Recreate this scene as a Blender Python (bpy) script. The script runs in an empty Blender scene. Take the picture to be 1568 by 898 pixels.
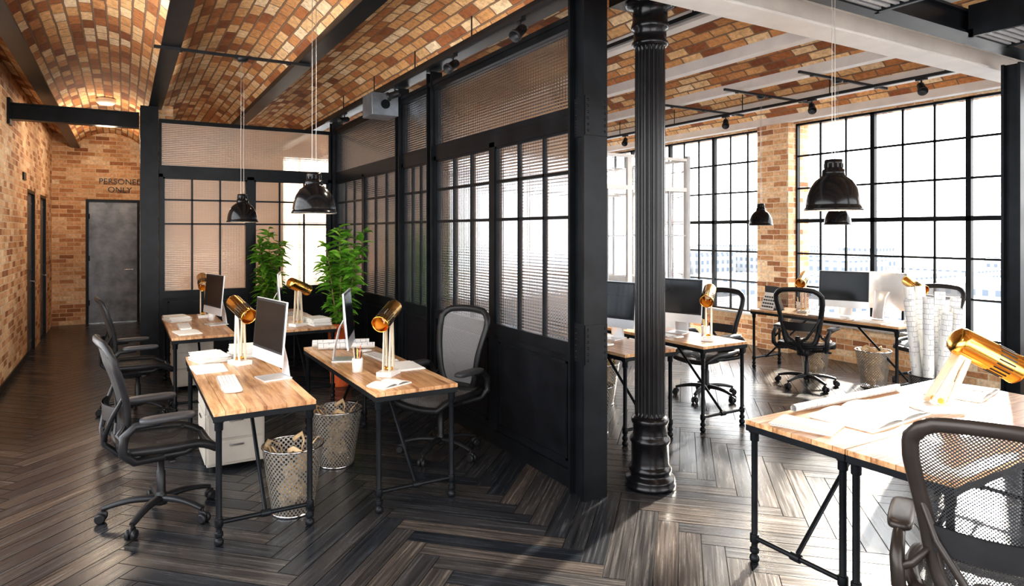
import bpy, bmesh, math, random
from mathutils import Vector, Matrix
random.seed(7)
S=bpy.context.scene
pi=math.pi
# ---------------------------------------------------------------- materials
def nt(name):
    m=bpy.data.materials.new(name); m.use_nodes=True
    t=m.node_tree; t.nodes.clear()
    o=t.nodes.new('ShaderNodeOutputMaterial')
    return m,t,o
def N(t,typ,**kw):
    n=t.nodes.new(typ)
    for k,v in kw.items():
        if k.startswith('_'): setattr(n,k[1:],v)
        else: n.inputs[k.replace('__',' ')].default_value=v
    return n
def L(t,a,b): t.links.new(a,b)
def ramp(t,stops,fac):
    r=t.nodes.new('ShaderNodeValToRGB'); e=r.color_ramp.elements
    while len(e)<len(stops): e.new(0.5)
    for i,(p,c) in enumerate(stops):
        e[i].position=p; e[i].color=(c[0],c[1],c[2],1)
    L(t,fac,r.inputs[0]); return r
def mathn(t,op,a,b=None,c=None):
    n=t.nodes.new('ShaderNodeMath'); n.operation=op
    for i,x in enumerate((a,b,c)):
        if x is None: continue
        if isinstance(x,(int,float)): n.inputs[i].default_value=x
        else: L(t,x,n.inputs[i])
    return n.outputs[0]
def mixc(t,f,a,b,blend='MIX'):
    n=t.nodes.new('ShaderNodeMix'); n.data_type='RGBA'; n.blend_type=blend
    for i,x in ((0,f),(6,a),(7,b)):
        if isinstance(x,(int,float)): n.inputs[i].default_value=x
        elif isinstance(x,tuple): n.inputs[i].default_value=(x[0],x[1],x[2],1)
        else: L(t,x,n.inputs[i])
    return n.outputs[2]
def simple(name,col,rough=.5,metal=0.,var=.15,scale=6.,bump=.0,spec=.5,coat=0.):
    m,t,o=nt(name)
    b=N(t,'ShaderNodeBsdfPrincipled',Metallic=metal)
    b.inputs['Specular IOR Level'].default_value=spec
    b.inputs['Coat Weight'].default_value=coat
    tc=N(t,'ShaderNodeTexCoord')
    n=N(t,'ShaderNodeTexNoise',Scale=scale,Detail=5.,Roughness=.6); L(t,tc.outputs['Object'],n.inputs['Vector'])
    lo=tuple(c*(1-var) for c in col); hi=tuple(min(1,c*(1+var)) for c in col)
    r=ramp(t,[(.3,lo),(.7,hi)],n.outputs[0]); L(t,r.outputs[0],b.inputs['Base Color'])
    rr=mathn(t,'MULTIPLY_ADD',n.outputs[0],.3*rough,rough*.85); L(t,rr,b.inputs['Roughness'])
    if bump:
        bp=N(t,'ShaderNodeBump',Strength=bump,Distance=.01); L(t,n.outputs[0],bp.inputs['Height']); L(t,bp.outputs[0],b.inputs['Normal'])
    L(t,b.outputs[0],o.inputs[0]); return m
def brick(name,stops,mortar,bw=.23,rh=.078,ms=.007,bump=.6,rough=.8):
    m,t,o=nt(name)
    tc=N(t,'ShaderNodeTexCoord')
    wn=N(t,'ShaderNodeTexNoise',Scale=9.,Detail=3.); L(t,tc.outputs['UV'],wn.inputs['Vector'])
    vs=N(t,'ShaderNodeVectorMath',_operation='SUBTRACT'); L(t,wn.outputs['Color'],vs.inputs[0]); vs.inputs[1].default_value=(.5,.5,.5)
    vm=N(t,'ShaderNodeVectorMath',_operation='SCALE'); L(t,vs.outputs[0],vm.inputs[0]); vm.inputs['Scale'].default_value=.015
    va=N(t,'ShaderNodeVectorMath',_operation='ADD'); L(t,tc.outputs['UV'],va.inputs[0]); L(t,vm.outputs[0],va.inputs[1])
    b=N(t,'ShaderNodeTexBrick'); L(t,va.outputs[0],b.inputs['Vector'])
    b.inputs['Color1'].default_value=(0,0,0,1); b.inputs['Color2'].default_value=(1,1,1,1); b.inputs['Mortar'].default_value=(.5,.5,.5,1)
    b.inputs['Scale'].default_value=1; b.inputs['Mortar Size'].default_value=ms; b.inputs['Mortar Smooth'].default_value=.25
    b.inputs['Brick Width'].default_value=bw; b.inputs['Row Height'].default_value=rh
    r=ramp(t,stops,b.outputs['Color'])
    n2=N(t,'ShaderNodeTexNoise',Scale=22.,Detail=8.,Roughness=.7); L(t,tc.outputs['UV'],n2.inputs['Vector'])
    n3=N(t,'ShaderNodeTexNoise',Scale=1.3,Detail=4.); L(t,tc.outputs['UV'],n3.inputs['Vector'])
    r2=ramp(t,[(.3,(.62,.56,.5)),(.65,(1.15,1.15,1.15))],n2.outputs[0])
    r3=ramp(t,[(.3,(.82,.80,.78)),(.65,(1.1,1.1,1.1))],n3.outputs[0])
    c=mixc(t,1.,r.outputs[0],r2.outputs[0],'MULTIPLY')
    c=mixc(t,b.outputs['Fac'],c,mortar)
    c=mixc(t,1.,c,r3.outputs[0],'MULTIPLY')
    p=N(t,'ShaderNodeBsdfPrincipled',Roughness=rough); L(t,c,p.inputs['Base Color'])
    h=mathn(t,'SUBTRACT',mathn(t,'MULTIPLY',n2.outputs[0],.5),b.outputs['Fac'])
    bp=N(t,'ShaderNodeBump',Strength=bump,Distance=.012); L(t,h,bp.inputs['Height']); L(t,bp.outputs[0],p.inputs['Normal'])
    L(t,p.outputs[0],o.inputs[0]); return m
M={}
M['brick']=brick('brick_wall',[(0,(.34,.15,.07)),(.2,(.56,.29,.14)),(.5,(.74,.47,.26)),(.8,(.83,.60,.38)),(1,(.90,.76,.56))],(.74,.62,.47))
M['vault']=brick('brick_vault',[(0,(.26,.09,.035)),(.22,(.50,.20,.07)),(.5,(.72,.40,.17)),(.75,(.84,.58,.31)),(1,(.92,.76,.54))],(.26,.16,.10),bw=.26,rh=.10,ms=.009,bump=1.)
M['steel']=simple('black_steel',(.010,.012,.015),.33,.35,.4,5,.05,.25)
M['steel2']=simple('black_panel',(.008,.009,.012),.42,.2,.5,3,.1,.22)
M['castiron']=simple('cast_iron',(.009,.009,.011),.22,.4,.3,8,.03,.5)
M['pale']=simple('pale_lit_steel',(.70,.68,.66),.45,.1,.08,4)  # paleness takes in the daylight whitening of right-hand beams and cabin frames
M['grayp']=simple('grey_painted_steel',(.42,.43,.45),.45,.2,.12,4)
M['door']=simple('worn_zinc_door',(.20,.22,.25),.38,.45,.45,4,.1)
M['black']=simple('black_plastic',(.014,.014,.016),.4,0,.2,10,0,.32)
M['brownp']=simple('dark_bronze_plastic',(.035,.028,.025),.32,.2,.2,6,0,.4)
M['gray']=simple('grey_plastic',(.05,.05,.055),.4,0,.15,8,0,.35)
M['white']=simple('white_plastic',(.82,.82,.81),.35,0,.04,8)
M['paper']=simple('paper',(.80,.79,.76),.8,0,.04,10)
M['cream']=simple('cream_cabinet',(.46,.42,.37),.45,0,.08,5)
M['alu']=simple('aluminium',(.70,.71,.73),.3,.5,.06,5)
M['gold']=simple('brass',(.88,.50,.12),.17,1,.12,8)
M['screen']=simple('monitor_screen',(.008,.009,.011),.16,0,.1,3,0,.3)
M['wire']=simple('steel_cable',(.35,.33,.31),.35,.8,.1,5)
M['glossblack']=simple('pendant_enamel',(.007,.007,.008),.16,.2,.2,5,0,.4)
M['kraft']=simple('kraft_paper',(.58,.42,.25),.8,0,.25,12,.4)
M['pot']=simple('terracotta',(.75,.15,.04),.5,0,.15,6)
M['soil']=simple('soil',(.05,.03,.02),.9,0,.3,30,.5)
M['bark']=simple('bark',(.18,.11,.06),.8,0,.3,20,.4)
M['slat']=simple('lamp_arm_wood',(.68,.58,.45),.5,0,.12,14)
M['subfloor']=simple('floor_gap',(.004,.004,.004),.9,0,.2,5)
M['chrome']=simple('chrome',(.6,.6,.62),.15,1,.05,5)
M['concrete']=simple('concrete',(.55,.52,.5),.8,0,.15,2,.1)
M['ground']=simple('city_ground',(.16,.16,.165),.9,0,.3,.02)
def blueprint():
    m,t,o=nt('drawing_paper'); tc=N(t,'ShaderNodeTexCoord')
    b=N(t,'ShaderNodeTexBrick'); L(t,tc.outputs['UV'],b.inputs['Vector'])
    b.inputs['Color1'].default_value=(.72,.72,.70,1); b.inputs['Color2'].default_value=(.64,.64,.65,1); b.inputs['Mortar'].default_value=(.18,.20,.25,1)
    b.inputs['Scale'].default_value=1; b.inputs['Mortar Size'].default_value=.0016; b.inputs['Brick Width'].default_value=.07; b.inputs['Row Height'].default_value=.045; b.offset=.3
    n=N(t,'ShaderNodeTexNoise',Scale=7.,Detail=1.); L(t,tc.outputs['UV'],n.inputs['Vector'])
    f=mathn(t,'GREATER_THAN',n.outputs[0],.52); c=mixc(t,f,b.outputs[0],(.72,.72,.70))
    p=N(t,'ShaderNodeBsdfPrincipled',Roughness=.8); L(t,c,p.inputs['Base Color']); L(t,p.outputs[0],o.inputs[0]); return m
M['plan']=blueprint()
def woodtop():
    m,t,o=nt('desk_wood'); tc=N(t,'ShaderNodeTexCoord')
    mp=N(t,'ShaderNodeMapping'); mp.inputs['Scale'].default_value=(14,1.2,8); L(t,tc.outputs['Object'],mp.inputs[0])
    n=N(t,'ShaderNodeTexNoise',Scale=2.2,Detail=8.,Roughness=.65); L(t,mp.outputs[0],n.inputs['Vector'])
    b=N(t,'ShaderNodeTexBrick'); mb=N(t,'ShaderNodeMapping'); mb.inputs['Rotation'].default_value=(0,0,pi/2); L(t,tc.outputs['Object'],mb.inputs[0]); L(t,mb.outputs[0],b.inputs['Vector'])
    b.inputs['Color1'].default_value=(.66,.56,.50,1); b.inputs['Color2'].default_value=(1.08,1.06,1.04,1); b.inputs['Mortar'].default_value=(.3,.2,.12,1)
    b.inputs['Scale'].default_value=1; b.inputs['Mortar Size'].default_value=.0018; b.inputs['Brick Width'].default_value=.75; b.inputs['Row Height'].default_value=.11
    r=ramp(t,[(.28,(.24,.11,.045)),(.42,(.48,.26,.12)),(.56,(.69,.46,.26)),(.8,(.80,.62,.41))],n.outputs[0])
    c=mixc(t,1.,r.outputs[0],b.outputs[0],'MULTIPLY')
    p=N(t,'ShaderNodeBsdfPrincipled',Roughness=.3); L(t,c,p.inputs['Base Color']); L(t,p.outputs[0],o.inputs[0]); return m
M['wood']=woodtop()
def floorm():
    m,t,o=nt('herringbone_oak'); tc=N(t,'ShaderNodeTexCoord')
    mp=N(t,'ShaderNodeMapping'); mp.inputs['Scale'].default_value=(1.1,34,1); L(t,tc.outputs['UV'],mp.inputs[0])
    n=N(t,'ShaderNodeTexNoise',Scale=1.5,Detail=7.,Roughness=.6,Distortion=.35); L(t,mp.outputs[0],n.inputs['Vector'])
    at=N(t,'ShaderNodeAttribute',_attribute_name='rnd')
    r=ramp(t,[(.3,(.011,.0112,.012)),(.46,(.031,.030,.031)),(.60,(.060,.057,.056)),(.8,(.118,.111,.107))],n.outputs[0])
    k=ramp(t,[(0,(.36,.47,.62)),(.4,(.78,.84,.92)),(.75,(1.12,1.08,1.05)),(1,(1.85,1.6,1.4))],at.outputs['Fac'])
    c=mixc(t,1.,r.outputs[0],k.outputs[0],'MULTIPLY')
    p=N(t,'ShaderNodeBsdfPrincipled'); L(t,c,p.inputs['Base Color']); p.inputs['Specular IOR Level'].default_value=.7
    L(t,mathn(t,'MULTIPLY_ADD',n.outputs[0],.26,.12),p.inputs['Roughness'])
    bp=N(t,'ShaderNodeBump',Strength=.12,Distance=.004); L(t,n.outputs[0],bp.inputs['Height']); L(t,bp.outputs[0],p.inputs['Normal'])
    L(t,p.outputs[0],o.inputs[0]); return m
M['floor']=floorm()
def perf(name,col,pitch,thr,metal=.3,rough=.4):
    m,t,o=nt(name); tc=N(t,'ShaderNodeTexCoord'); s=N(t,'ShaderNodeSeparateXYZ'); L(t,tc.outputs['UV'],s.inputs[0])
    a=mathn(t,'SINE',mathn(t,'MULTIPLY',s.outputs[0],2*pi/pitch)); b=mathn(t,'SINE',mathn(t,'MULTIPLY',s.outputs[1],2*pi/pitch))
    f=mathn(t,'GREATER_THAN',mathn(t,'MULTIPLY',a,b),thr)
    p=N(t,'ShaderNodeBsdfPrincipled',Roughness=rough,Metallic=metal); p.inputs['Base Color'].default_value=(*col,1)
    tr=N(t,'ShaderNodeBsdfTransparent'); mx=N(t,'ShaderNodeMixShader'); L(t,f,mx.inputs[0]); L(t,p.outputs[0],mx.inputs[1]); L(t,tr.outputs[0],mx.inputs[2]); L(t,mx.outputs[0],o.inputs[0]); return m
M['basket']=perf('perforated_metal',(.32,.30,.27),.032,.12,.5,.35)
M['basketd']=perf('perforated_metal_dark',(.03,.03,.035),.02,.28,.4,.35)
M['mesh']=perf('chair_mesh',(.035,.035,.038),.0135,.14,0,.5)
M['meshl']=perf('chair_mesh_grey',(.24,.24,.25),.0135,.2,0,.5)
def glassm(name,tint,trans,diff=0.,rough=.13,bs=.2,fk=.75,fc=.02,tt=None):
    m,t,o=nt(name); tc=N(t,'ShaderNodeTexCoord'); s=N(t,'ShaderNodeSeparateXYZ'); L(t,tc.outputs['UV'],s.inputs[0])
    a=mathn(t,'SINE',mathn(t,'MULTIPLY',s.outputs[0],2*pi/.035)); b=mathn(t,'SINE',mathn(t,'MULTIPLY',s.outputs[1],2*pi/.024))
    h=mathn(t,'ADD',mathn(t,'MULTIPLY',a,.5),b)
    bp=N(t,'ShaderNodeBump',Strength=bs,Distance=.004); L(t,h,bp.inputs['Height'])
    rf=N(t,'ShaderNodeBsdfRefraction',Roughness=rough,IOR=1.1); rf.inputs['Color'].default_value=(*tint,1); L(t,bp.outputs[0],rf.inputs['Normal'])
    tt=tt or tint
    tl=N(t,'ShaderNodeBsdfTranslucent'); tl.inputs['Color'].default_value=(*tt,1)
    gl=N(t,'ShaderNodeBsdfGlossy',Roughness=.12); gl.inputs['Color'].default_value=(.9,.9,.9,1); L(t,bp.outputs[0],gl.inputs['Normal'])
    m1=N(t,'ShaderNodeMixShader',Fac=trans); L(t,rf.outputs[0],m1.inputs[1]); L(t,tl.outputs[0],m1.inputs[2])
    if diff:
        df=N(t,'ShaderNodeBsdfDiffuse'); df.inputs['Color'].default_value=(*tt,1)
        m3=N(t,'ShaderNodeMixShader',Fac=diff); L(t,m1.outputs[0],m3.inputs[1]); L(t,df.outputs[0],m3.inputs[2]); m1=m3
    fr=N(t,'ShaderNodeFresnel',IOR=1.5); f2=mathn(t,'MULTIPLY_ADD',fr.outputs[0],fk,fc)
    m2=N(t,'ShaderNodeMixShader'); L(t,f2,m2.inputs[0]); L(t,m1.outputs[0],m2.inputs[1]); L(t,gl.outputs[0],m2.inputs[2]); L(t,m2.outputs[0],o.inputs[0]); return m
M['glass']=glassm('reeded_glass',(.66,.72,.80),.10,0,.10,.22,.5,.0,(.62,.66,.70))
M['glassc']=glassm('cabin_glass',(.9,.92,.94),.06,0,.06,.1,.5,.0)
M['glassf']=glassm('frosted_reeded_glass',(.80,.64,.50),.40,.26,.2,.12,.7,.02)
def leafm():
    m,t,o=nt('leaf_green'); tc=N(t,'ShaderNodeTexCoord'); n=N(t,'ShaderNodeTexNoise',Scale=9.,Detail=2.); L(t,tc.outputs['Object'],n.inputs['Vector'])
    r=ramp(t,[(.3,(.06,.19,.015)),(.5,(.17,.44,.04)),(.7,(.42,.68,.11))],n.outputs[0])
    p=N(t,'ShaderNodeBsdfPrincipled',Roughness=.35); L(t,r.outputs[0],p.inputs['Base Color'])
    tl=N(t,'ShaderNodeBsdfTranslucent'); L(t,r.outputs[0],tl.inputs['Color'])
    mx=N(t,'ShaderNodeMixShader',Fac=.3); L(t,p.outputs[0],mx.inputs[1]); L(t,tl.outputs[0],mx.inputs[2]); L(t,mx.outputs[0],o.inputs[0]); return m
M['leaf']=leafm()
def citym():
    m,t,o=nt('city_facade'); tc=N(t,'ShaderNodeTexCoord')
    b=N(t,'ShaderNodeTexBrick'); L(t,tc.outputs['UV'],b.inputs['Vector']); b.offset=0
    b.inputs['Color1'].default_value=(.115,.14,.175,1); b.inputs['Color2'].default_value=(.14,.16,.19,1); b.inputs['Mortar'].default_value=(.26,.26,.26,1)
    b.inputs['Scale'].default_value=1; b.inputs['Mortar Size'].default_value=.9; b.inputs['Brick Width'].default_value=3.2; b.inputs['Row Height'].default_value=3.4
    p=N(t,'ShaderNodeBsdfPrincipled',Roughness=.9); L(t,b.outputs[0],p.inputs['Base Color']); p.inputs['Specular IOR Level'].default_value=.1; L(t,p.outputs[0],o.inputs[0]); return m
M['city']=citym()
# ---------------------------------------------------------------- mesh builder
class MB:
    def __init__(s): s.v=[];s.f=[];s.m=[];s.sm=[];s.uv=[];s.mats=[]
    def mi(s,k):
        if k not in s.mats: s.mats.append(k)
        return s.mats.index(k)
    def add(s,vs,fs,mat,sm=False,T=None,uvs=None):
        o=len(s.v); 
        for p in vs:
            p=Vector(p)
            if T is not None: p=T@p
            s.v.append(p)
        i=s.mi(mat)
        for k,f in enumerate(fs):
            s.f.append([a+o for a in f]); s.m.append(i); s.sm.append(sm); s.uv.append(uvs[k] if uvs else None)
    def box(s,x0,x1,y0,y1,z0,z1,mat,T=None):
        v=[(x0,y0,z0),(x1,y0,z0),(x1,y1,z0),(x0,y1,z0),(x0,y0,z1),(x1,y0,z1),(x1,y1,z1),(x0,y1,z1)]
        s.add(v,[(0,3,2,1),(4,5,6,7),(0,1,5,4),(1,2,6,5),(2,3,7,6),(3,0,4,7)],mat,False,T)
    def lathe(s,prof,mat,seg=32,T=None,sm=True,cap0=False,cap1=False,fl=None):
        vs=[];fs=[];uv=[];n=len(prof);d=0
        ds=[0]
        for i in range(1,n): ds.append(ds[-1]+math.hypot(prof[i][0]-prof[i-1][0],prof[i][1]-prof[i-1][1]))
        R=max(p[0] for p in prof)
        for i,(r,z) in enumerate(prof):
            for j in range(seg):
                a=2*pi*j/seg; rr=r if fl is None else fl(r,z,a)
                vs.append((rr*math.cos(a),rr*math.sin(a),z))
        for i in range(n-1):
            for j in range(seg):
                k=(j+1)%seg
                fs.append((i*seg+j,i*seg+k,(i+1)*seg+k,(i+1)*seg+j))
                u0=2*pi*R*j/seg;u1=2*pi*R*(j+1)/seg
                uv.append([(u0,ds[i]),(u1,ds[i]),(u1,ds[i+1]),(u0,ds[i+1])])
        s.add(vs,fs,mat,sm,T,uv)
        if cap0: s.add(vs[:seg],[tuple(range(seg))[::-1]],mat,False,T)
        if cap1: s.add(vs[-seg:],[tuple(range(seg))],mat,False,T)
    def cyl(s,p0,p1,r,mat,seg=12,r1=None,T=None):
        s.tube([p0,p1],[r,r if r1 is None else r1],mat,seg,T=T,caps=True)
    def tube(s,pts,r,mat,seg=8,closed=False,T=None,caps=True,sq=(1,1)):
        pts=[Vector(p) for p in pts]; n=len(pts)
        if not isinstance(r,(list,tuple)): r=[r]*n
        vs=[];up=None
        for i,p in enumerate(pts):
            if closed: t=pts[(i+1)%n]-pts[i-1]
            else: t=pts[min(i+1,n-1)]-pts[max(i-1,0)]
            t.normalize()
            if up is None: up=Vector((0,0,1)) if abs(t.z)<.9 else Vector((1,0,0))
            a=t.cross(up); 
            if a.length<1e-4: a=t.orthogonal()
            a.normalize(); b=a.cross(t).normalized(); up=b
            for j in range(seg):
                q=2*pi*j/seg; vs.append(p+a*math.cos(q)*r[i]*sq[0]+b*math.sin(q)*r[i]*sq[1])
        fs=[]
        for i in range(n if closed else n-1):
            i2=(i+1)%n
            for j in range(seg):
                k=(j+1)%seg; fs.append((i*seg+j,i*seg+k,i2*seg+k,i2*seg+j))
        s.add(vs,fs,mat,True,T)
        if caps and not closed:
            s.add(vs[:seg],[tuple(range(seg))],mat,False,T); s.add(vs[-seg:],[tuple(range(seg))[::-1]],mat,False,T)
    def rbox(s,c,sz,mat,e=.35,n=20,mm=10,T=None):
        vs=[];fs=[]
        sg=lambda x,p:(abs(x)**p)*(1 if x>=0 else -1)
        for i in range(mm+1):
            ph=-pi/2+pi*i/mm
            for j in range(n):
                th=2*pi*j/n
                vs.append((c[0]+sz[0]/2*sg(math.cos(ph),e)*sg(math.cos(th),e),c[1]+sz[1]/2*sg(math.cos(ph),e)*sg(math.sin(th),e),c[2]+sz[2]/2*sg(math.sin(ph),e)))
        for i in range(mm):
            for j in range(n):
                k=(j+1)%n; fs.append((i*n+j,i*n+k,(i+1)*n+k,(i+1)*n+j))
        s.add(vs,fs,mat,True,T)
    def grid(s,fn,nu,nv,mat,T=None,su=1.,sv=1.,sm=True):
        vs=[fn(i/nu,j/nv) for j in range(nv+1) for i in range(nu+1)]; fs=[];uv=[]
        for j in range(nv):
            for i in range(nu):
                a=j*(nu+1)+i; fs.append((a,a+1,a+nu+2,a+nu+1))
                uv.append([(i/nu*su,j/nv*sv),((i+1)/nu*su,j/nv*sv),((i+1)/nu*su,(j+1)/nv*sv),(i/nu*su,(j+1)/nv*sv)])
        s.add(vs,fs,mat,sm,T,uv)
    def mesh(s,name):
        me=bpy.data.meshes.new(name); me.from_pydata([tuple(v) for v in s.v],[],s.f)
        for k in s.mats: me.materials.append(M[k])
        me.polygons.foreach_set('material_index',s.m); me.polygons.foreach_set('use_smooth',s.sm)
        me.update()
        ul=me.uv_layers.new(name='UVMap').data
        for p in me.polygons:
            cu=s.uv[p.index]; nn=p.normal
            for q,li in enumerate(p.loop_indices):
                if cu: ul[li].uv=cu[q]
                else:
                    co=me.vertices[me.loops[li].vertex_index].co
                    if abs(nn.x)>=abs(nn.y) and abs(nn.x)>=abs(nn.z): ul[li].uv=(co.y,co.z)
                    elif abs(nn.y)>=abs(nn.z): ul[li].uv=(co.x,co.z)
                    else: ul[li].uv=(co.x,co.y)
        return me
    def obj(s,name,loc=(0,0,0),rot=0,bevel=0):
        return inst(s.mesh(name),name,loc,rot,bevel)
def inst(me,name,loc=(0,0,0),rot=0,bevel=0):
    o=bpy.data.objects.new(name,me); S.collection.objects.link(o); o.location=loc
    o.rotation_euler=(0,0,rot) if isinstance(rot,(int,float)) else rot
    if bevel:
        b=o.modifiers.new('bevel','BEVEL'); b.width=bevel; b.segments=2; b.limit_method='ANGLE'; b.angle_limit=.7
    return o
def RX(a): return Matrix.Rotation(a,4,'X')
def RY(a): return Matrix.Rotation(a,4,'Y')
def RZ(a): return Matrix.Rotation(a,4,'Z')
def TR(x,y,z): return Matrix.Translation((x,y,z))
# ---------------------------------------------------------------- room constants
XL=-1.15; XR=8.4; YS=-1.8; YN=14.9; XP=2.66; YP=9.54
# floor : herringbone at 45 degrees
bm=bmesh.new(); w=.125; Lp=w*8; g=.0026
uvl=bm.loops.layers.uv.new('UVMap'); cl=bm.loops.layers.float_color.new('rnd')
c45=math.cos(pi/4)
def plank(a0,a1,b0,b1,horiz):
    ca=(a0+a1)/2; cb=(b0+b1)/2; x=c45*(ca-cb)+3.6; y=c45*(ca+cb)+5.4
    if x<XL-.9 or x>XR+.9 or y<YS-.9 or y>YN+.9: return
    pts=[(a0+g,b0+g),(a1-g,b0+g),(a1-g,b1-g),(a0+g,b1-g)]
    r=random.random(); ou=random.random()*40; ov=random.random()*40
    vs=[bm.verts.new((c45*(p-q)+3.6,c45*(p+q)+5.4,0)) for p,q in pts]
    f=bm.faces.new(vs)
    for l,(p,q) in zip(f.loops,pts):
        l[uvl].uv=((p-a0+ou,q-b0+ov) if horiz else (q-b0+ou,p-a0+ov)); l[cl]=(r,r,r,1)
for i in range(-140,140):
    for j in range(-16,17):
        ox=i*w+j*Lp; oy=i*w-j*Lp
        plank(ox,ox+Lp,oy,oy+w,True); plank(ox,ox+w,oy+w,oy+w+Lp,False)
for co,no in (((XL,0,0),(-1,0,0)),((XR,0,0),(1,0,0)),((0,YS,0),(0,-1,0)),((0,YN,0),(0,1,0))):
    bmesh.ops.bisect_plane(bm,geom=bm.verts[:]+bm.edges[:]+bm.faces[:],plane_co=co,plane_no=no,clear_outer=True)
me=bpy.data.meshes.new('floor'); bm.to_mesh(me); bm.free(); me.materials.append(M['floor'])
fo=inst(me,'floor')
b=MB(); b.box(XL-.3,XR+.3,YS-.3,YN+.3,-.25,-.003,'subfloor'); b.obj('floor_slab')
# ceiling : jack-arch brick vaults between beams
BX=[-.78+1.13*i for i in range(9)]
b=MB(); c=1.13; rise=.26; Rr=(c*c/4+rise*rise)/(2*rise); zs=3.40
def vz(dx): return zs+rise-Rr+math.sqrt(Rr*Rr-dx*dx)
edges=[BX[0]-1.13]+BX+[BX[-1]+1.13]
for i in range(len(edges)-1):
    x0=edges[i]; xm=x0+c/2; xa=max(x0,XL); xb=min(x0+c,XR)
    n=20; vs=[];fs=[];uv=[];arc=0;pr=None;arcs=[]
    for k in range(n+1):
        x=xa+(xb-xa)*k/n; z=vz(x-xm)
        if pr: arc+=math.hypot(x-pr[0],z-pr[1])
        pr=(x,z); arcs.append(arc+i*.77)
        vs+= [(x,YS,z),(x,YN,z)]
    for k in range(n):
        fs.append((2*k,2*k+1,2*k+3,2*k+2)); uv.append([(YS,arcs[k]),(YN,arcs[k]),(YN,arcs[k+1]),(YS,arcs[k+1])])
    b.add(vs,fs,'vault',True,None,uv)
b.box(XL-.3,XR+.3,YS-.3,YN+.3,3.72,3.85,'concrete')
b.obj('ceiling')
for i,x in enumerate(BX):
    b=MB(); m='steel' if x<3 else 'pale'; hwd=.075 if x<3 else .055  # right-hand beams paler: sunlight bounce is put into their colour
    b.box(x-hwd,x+hwd,YS,YN,3.34,3.36,m); b.box(x-.04,x+.04,YS,YN,3.36,3.46,m)
    b.obj('ceiling_beam')
def ibeamx(x0,x1,y,z0,h,wd,m):
    b=MB(); b.box(x0,x1,y-wd/2,y+wd/2,z0,z0+.018,m); b.box(x0,x1,y-wd/2,y+wd/2,z0+h-.018,z0+h,m); b.box(x0,x1,y-wd*.28,y+wd*.28,z0+.018,z0+h-.018,m)
    return b
b=ibeamx(XL,.17,YP,3.06,.19,.16,'steel'); b.box(XL,XL+.03,YP-.12,YP+.12,3.0,3.3,'steel'); b.obj('cross_beam')
b=ibeamx(XL,XR,2.9,3.16,.17,.22,'pale'); b.obj('cross_beam')
b=ibeamx(XL,XR,2.45,3.16,.17,.16,'steel'); b.obj('cross_beam')
# walls
b=MB()
DL=[(11.3,12.25),(12.95,13.9)]; dh=2.36; t=.25
ws=.47; wt=3.33
LW0,LW1=-1.2,6.7
b.box(XL-t,XL,YS,LW0,0,3.72,'brick'); b.box(XL-t,XL,LW0,LW1,0,ws,'brick'); b.box(XL-t,XL,LW0,LW1,wt,3.72,'brick')
b.box(XL-t,XL,LW1,DL[0][0],0,3.72,'brick'); b.box(XL-t,XL,DL[0][1],DL[1][0],0,3.72,'brick'); b.box(XL-t,XL,DL[1][1],YN,0,3.72,'brick')
for a,c2 in DL: b.box(XL-t,XL,a,c2,dh,3.72,'brick')
b.obj('wall_left')
b=MB(); b.box(XL-t,-.62,YN,YN+t,0,3.72,'brick'); b.box(.28,2.9,YN,YN+t,0,3.72,'brick'); b.box(-.62,.28,YN,YN+t,2.38,3.72,'brick')
b.box(2.9,8.1,YN,YN+t,0,ws,'brick'); b.box(2.9,8.1,YN,YN+t,wt,3.72,'brick'); b.box(8.1,XR+t,YN,YN+t,0,3.72,'brick'); b.obj('wall_back')
b=MB(); b.box(.36,.56,YP+.15,YN,0,3.40,'brick'); b.obj('wall_corridor')
def door(name,w_,h_):
    b=MB(); 
    b.box(.002,.05,-.06,.02,0,h_-.002,'steel'); b.box(w_-.05,w_-.002,-.06,.02,0,h_-.002,'steel'); b.box(.05,w_-.05,-.06,.02,h_-.05,h_-.002,'steel')
    b.box(.05,w_-.05,-.02,.03,.005,h_-.05,'door')
    for z in (.12,h_*.5,h_-.2): b.box(.09,w_-.09,-.028,-.02,z,z+.03,'door')
    b.cyl((w_-.13,-.02,1.02),(w_-.13,-.08,1.02),.012,'chrome'); b.cyl((w_-.14,-.075,1.02),(w_-.26,-.075,1.02),.011,'chrome')
    for z in (.35,1.2,2.0): b.cyl((.055,-.035,z),(.055,-.035,z+.1),.012,'steel')
    return b
door('door_1',.90,2.38).obj('door_1',(-.62,YN+.06,0))
for k,(a,c2) in enumerate(DL): door('d',c2-a,dh).obj('door_%d'%(k+2),(XL-.06,a,0),pi/2)
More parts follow.
